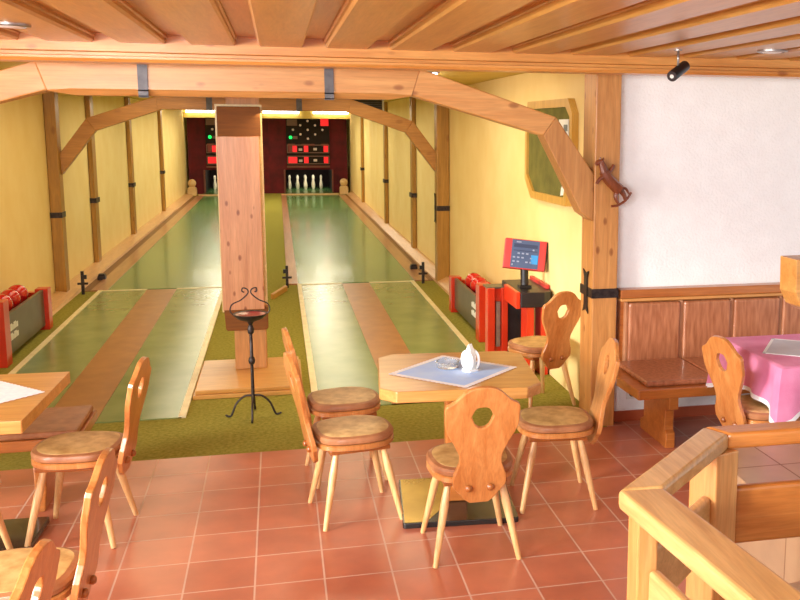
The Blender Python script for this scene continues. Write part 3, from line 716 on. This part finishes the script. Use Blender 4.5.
# ------------------------------------------------------------------ pink table
t = thing('dining_table', 'dining table hidden under the pink cloth by the wall bench', 'table', (3.12, 5.02, 0))
obj('table_top', prism(NB(), cut_rect(.42, .37, .01), 'z', .70, .755), M['table'], t, False, .006)
obj('column', bx(-.06, .06, -.06, .06, .03, .70), M['bench'], t, False, .01)
obj('base_plate', prism(NB(), cut_rect(.3, .3, .01), 'z', 0, .03), M['basemetal'], t)
# draped cloth: top sheet, then a wavy skirt with a white hem
t = thing('tablecloth', 'pink tablecloth with white hem draped over the table by the bench', 'tablecloth', (3.12, 5.02, .3))
def perim(w, d, n=28):
    P = []
    cs = [(-w, -d), (w, -d), (w, d), (-w, d)]
    for i in range(4):
        a, b2 = Vector(cs[i]), Vector(cs[(i+1) % 4])
        for k in range(n): P.append(a.lerp(b2, k/n))
    return P
base = perim(.435, .385)
def skirt(z, out, wave, cornerdrop=0.0):
    r = []
    n = len(base)
    for i, p in enumerate(base):
        d = Vector((max(-1, min(1, p.x/.435)), max(-1, min(1, p.y/.385))))
        side = i/28.0
        corner = 1-min(side % 1, 1-side % 1)*2
        cf = corner**4
        o = out*(1+1.0*cf)+wave*math.sin(2*math.pi*(i/28.0*3.0+.2))*(1-cf*.5)
        nd = Vector((1 if abs(d.x) > .999 else 0, 1 if abs(d.y) > .999 else 0))
        q = Vector((p.x+math.copysign(nd.x, p.x)*o, p.y+math.copysign(nd.y, p.y)*o))
        r.append((q.x, q.y, z-.3-cornerdrop*cf))
    return r
bm = loft(NB(), [skirt(.764, -.01, 0), skirt(.763, 0, 0), skirt(.755, .008, 0), skirt(.70, .014, .006), skirt(.62, .02, .014, .03), skirt(.55, .026, .02, .095)], cap=False)
bm.verts.ensure_lookup_table(); bm.faces.new([bm.verts[i] for i in range(len(base))])
obj('cloth', bm, M['pink'], t)
bm = loft(NB(), [skirt(.55, .026, .02, .095), skirt(.525, .029, .023, .10)], cap=False)
obj('hem', bm, M['lace'], t)['label'] = 'white crocheted hem'
t = thing('table_mat', 'grey table mat with white edge lying on the pink tablecloth', 'mat', (3.02, 5.01, .7655), R(-36))
obj('mat', bx(-.19, .19, -.2, .2, 0, .002), M['greycloth'], t)
bm = NB()
for a in ((-.205, .205, -.215, -.198), (-.205, .205, .198, .215), (-.205, -.188, -.215, .215), (.188, .205, -.215, .215)): box(bm, *a, .0, .0025)
obj('edge', bm, M['lace'], t)['label'] = 'white lace edge'

# ------------------------------------------------------------------ railing at lower right
t = thing('stair_railing', 'angled wooden railing with broad handrail in the lower right corner', 'railing', (1.5, 2.9, 0))
O1, I1 = Vector((.956, 2.564)), Vector((1.100, 2.556)); O2, I2 = Vector((1.471, 3.079)), Vector((1.523, 2.975))
O0, I0 = Vector((1.13, .75)), Vector((1.27, .75)); O3, I3 = Vector((2.9, 3.05)), Vector((2.9, 2.95))
def seg(n, a, b, c, d, mat): obj(n, prism(NB(), [tuple(a), tuple(b), tuple(c), tuple(d)], 'z', .94, 1.0), mat, t, True, .014, 3)
seg('handrail', O0, O1, I1, I0, M['rail_y']); seg('handrail', O1, O2, I2, I1, M['rail_y']); seg('handrail', O2, O3, I3, I2, M['rail_x'])
def plank(a, b, th, z0, z1, mat, n='mid_board'):
    a, b = Vector(a), Vector(b); d = (b-a).normalized(); nn = Vector((-d.y, d.x))*th/2
    obj(n, prism(NB(), [tuple(a-nn), tuple(b-nn), tuple(b+nn), tuple(a+nn)], 'z', z0, z1), mat, t, True, .015, 3)
m0, m1, m2, m3 = (O0+I0)/2, (O1+I1)/2, (O2+I2)/2, (O3+I3)/2
plank(m1+Vector((.015, -.08)), m0, .04, .56, .78, M['rail_y']); plank(m1+Vector((.06, .06)), m2+Vector((-.05, -.05)), .04, .56, .78, M['rail_y']); plank(m2+Vector((.03, 0)), m3, .04, .565, .785, M['rail_x'])
obj('newel_post', bx(.995, 1.06, 2.49, 2.575, 0, .94), M['rail_z'], t, True, .006)
obj('newel_post', prism(NB(), [(1.458, 2.93), (1.56, 2.965), (1.515, 3.08), (1.40, 3.03)], 'z', 0, .94), M['rail_z'], t, True, .006)
obj('newel_post', bx(1.075, 1.13, 1.9, 1.98, 0, .94), M['rail_z'], t, True, .006)
obj('newel_post', bx(2.8, 2.88, 2.96, 3.04, 0, .94), M['rail_z'], t, True, .006)
bm = prism(NB(), [(1.55, 2.90), (2.03, 3.0), (2.13, 4.40), (3.6, 4.30), (3.6, .6), (1.35, .6), (1.28, 2.5)], 'z', 0, .42)
struct('stair_landing', bm, M['slabtile'])
# carved block at the right edge, on its own support beyond the frame
t = thing('partition_beam', 'orange wooden beam end with chamfered bottom at the right picture edge', 'beam', (2.75, 4.3, 0))
obj('beam', prism(NB(), [(2.475, 1.43), (2.48, 1.26), (2.515, 1.19), (2.575, 1.155), (3.3, 1.155), (3.3, 1.44)], 'y', 4.2, 4.36), M['shelf'], t, True, .004)
obj('support_post', bx(3.12, 3.28, 4.21, 4.35, .42, 1.155), M['rail_z'], t, True, .004)

# ------------------------------------------------------------------ wrought-iron ashtray stand
t = thing('ashtray_stand', 'wrought-iron floor ashtray stand with red bowl in front of the central post', 'ashtray stand', (-.222, 6.89, 0))
obj('pole', lathe(NB(), [(.012, .10), (.013, .14), (.012, .16), (.011, .38), (.02, .39), (.024, .41), (.02, .43), (.012, .44), (.011, .60), (.02, .61), (.024, .635), (.018, .66), (.012, .67), (.03, .70)], seg=14), M['iron'], t)
obj('bowl_rim', lathe(NB(), [(.03, .695), (.085, .715), (.118, .745), (.12, .752), (.113, .752), (.105, .747)], seg=28, cap=False), M['iron'], t)
obj('bowl', lathe(NB(), [(.107, .747), (.09, .735), (.05, .726), (.004, .725)], seg=28, cap=False), M['bowl'], t)['label'] = 'red-brown ash bowl'
for k in range(4):
    a = R(-90+90*k-2); c, s = math.cos(a), math.sin(a)
    pts = spline([(c*r, s*r, z) for r, z in ((.006, .155), (.06, .15), (.115, .10), (.145, .03), (.16, .008), (.185, .012), (.19, .02))], 5)
    obj('foot', tube(NB(), pts, .0075, 8), M['iron'], t)
for s in (-1, 1):
    pts = spline([(s*.115, 0, .745), (s*.135, 0, .775), (s*.12, 0, .82), (s*.06, 0, .85), (s*.012, 0, .895), (s*-.02+s*.035, 0, .925), (s*.045, 0, .935), (s*.05, 0, .912), (s*.034, 0, .905)], 6)
    obj('handle_scroll', tube(NB(), pts, .0048, 7), M['iron'], t)

# ------------------------------------------------------------------ carved figurine on the big post
t = thing('carved_figurine', 'brown carved prancing horse figurine with rocker hung on the timber post', 'figurine', (2.15, 6.06, 1.56))
bmk = NB()
def sk(pts, rad): tube(bmk, spline(pts, 4), [rad[0]+(rad[1]-rad[0])*i/(4*(len(pts)-1)) for i in range(4*(len(pts)-1)+1)], 9)
yb = 6.05
sk([(2.105, yb, 1.78), (2.13, yb, 1.735), (2.175, yb, 1.69), (2.215, yb, 1.655)], (.036, .04))
sk([(2.11, yb, 1.77), (2.095, yb, 1.815), (2.08, yb, 1.845)], (.03, .02)); sk([(2.085, yb, 1.845), (2.06, yb, 1.84), (2.045, yb, 1.825)], (.022, .012))
sk([(2.08, yb, 1.85), (2.075, yb, 1.875)], (.009, .004)); sk([(2.09, yb, 1.85), (2.1, yb, 1.872)], (.009, .004))
sk([(2.115, yb-.01, 1.75), (2.075, yb-.01, 1.735), (2.05, yb-.01, 1.70)], (.016, .010)); sk([(2.13, yb+.01, 1.76), (2.16, yb+.01, 1.80), (2.175, yb+.01, 1.825)], (.016, .010))
sk([(2.20, yb, 1.66), (2.185, yb-.01, 1.61), (2.205, yb-.01, 1.57)], (.02, .010)); sk([(2.22, yb, 1.66), (2.25, yb, 1.62), (2.26, yb, 1.585)], (.022, .010))
sk([(2.225, yb, 1.67), (2.26, yb, 1.665), (2.285, yb, 1.63)], (.012, .006))
obj('body', bmk, M['carved'], t, True)
bm = NB(); tube(bm, spline([(2.16, yb, 1.548), (2.21, yb, 1.556), (2.265, yb, 1.59), (2.30, yb, 1.64)], 5), .0085, 8)
obj('rocker', bm, M['carved'], t, True)
obj('mounting_peg', tube(NB(), [(2.15, yb, 1.72), (2.15, 6.1, 1.72)], .01, 8), M['carved'], t, True)

# ------------------------------------------------------------------ ceiling spotlight and downlights
t = thing('spotlight', 'black cylindrical spotlight hanging below the ceiling edge beam', 'spotlight', (2.155, 5.0, 2.5))
obj('stem', tube(NB(), [(2.155, 5.0, 2.497), (2.157, 5.0, 2.405)], .007, 8), M['steel'], t, True)
obj('mount', lathe(NB(), [(.022, -.006), (.022, .0)], (2.155, 5.0, 2.497), 14), M['steel'], t, True)
a, b2 = Vector((2.225, 5.06, 2.415)), Vector((2.092, 4.93, 2.348)); d = (b2-a).normalized()
obj('barrel', tube(NB(), [a, a+d*.004, b2-d*.003, b2], [.026, .03, .03, .028], 18), M['black'], t, True)
obj('lens', tube(NB(), [b2-d*.002, b2+d*.002], [.012, .011], 14), M['downglass'], t, True)
def down(x, y, label):
    t = thing('downlight', label, 'downlight', (x, y, 2.497), 0, 'round ceiling downlights')
    obj('rim', lathe(NB(), [(.085, .0), (.085, -.008), (.07, -.012), (.068, -.006)], (x, y, 2.497), 24), M['steel'], t, True)
    obj('glass', lathe(NB(), [(.066, -.004), (.05, -.013), (.02, -.016), (.004, -.0165)], (x, y, 2.497), 24), M['downglass'], t, True)
down(-1.12, 4.7, 'round white ceiling downlight at the upper left'); down(2.66, 4.88, 'round white ceiling downlight at the upper right near the spotlight')

# ------------------------------------------------------------------ light
W = bpy.data.worlds.new('room_world'); S.world = W; W.use_nodes = True
bg = W.node_tree.nodes['Background']; bg.inputs[0].default_value = (.90, .96, 1, 1); bg.inputs[1].default_value = 1.22
def area(name, loc, target, sx, sy, power, col):
    l = bpy.data.lights.new(name, 'AREA'); l.shape = 'RECTANGLE'; l.size = sx; l.size_y = sy; l.energy = power; l.color = col
    o = bpy.data.objects.new(name, l); COL.objects.link(o); o.location = loc
    o.rotation_euler = (Vector(target)-Vector(loc)).to_track_quat('-Z', 'Y').to_euler()
    return o
area('window_light', (-4.6, 2.4, 1.9), (0, 4.2, .5), 2.6, 1.7, 300, (1, .98, .94))
area('rear_window_light', (-1.0, -2.2, 2.2), (0, 6, 1.2), 3.5, 1.6, 80, (1, .98, .95))
for x in (-1.46, .96):
    for y, p in ((10.2, 30), (15.5, 38), (20.5, 44), (26.0, 60)):
        area('lane_light', (x, y, 2.44), (x, y, 0), .9, 4.2, p, (1, .91, .66) if y > 12 else (1, .80, .46))
area('approach_light', (.9, 8.0, 2.46), (1.5, 8.0, .4), .9, 2.2, 50, (1, .80, .50))
for cx in (.84, -1.45): area('pin_light', (cx, 30.9, .80), (cx, 31.5, .1), 1.1, .25, 9, (1, .92, .75))
area('wall_fill_light', (-1.6, .2, 2.2), (4.0, 6.2, 1.3), 2.0, .5, 190, (.96, .98, 1))  # added fill lamp that brightens the white wall, no window there

sun = bpy.data.lights.new('low_sun', 'SUN'); sun.energy = 2.6; sun.angle = R(9); sun.color = (1, .97, .90)
so = bpy.data.objects.new('low_sun', sun); COL.objects.link(so); so.location = (-5, -2, 3)
so.rotation_euler = Vector((.88, .42, -.19)).to_track_quat('-Z', 'Y').to_euler()
# ------------------------------------------------------------------ camera
cam = bpy.data.cameras.new('camera'); co = bpy.data.objects.new('camera', cam); COL.objects.link(co); S.camera = co
f, Px, Py, yaw, pitch, roll = 954., 519.8, 272., -.2478, -.1509, .0077
fw = Vector((-math.sin(yaw)*math.cos(pitch), math.cos(yaw)*math.cos(pitch), math.sin(pitch)))
rt = Vector((math.cos(yaw), math.sin(yaw), 0)); up = rt.cross(fw)
r2 = rt*math.cos(roll)+up*math.sin(roll); u2 = -rt*math.sin(roll)+up*math.cos(roll)
mw = Matrix((r2, u2, -fw)).transposed().to_4x4(); mw.translation = (0, 0, 2.07)
co.matrix_world = mw
cam.sensor_width = 36; cam.lens = f/800*36; cam.shift_x = (400-Px)/800; cam.shift_y = (Py-300)/800; cam.clip_start = .05
S.view_settings.view_transform = 'Standard'; S.view_settings.look = 'None'; S.view_settings.exposure = 0; S.view_settings.gamma = 1
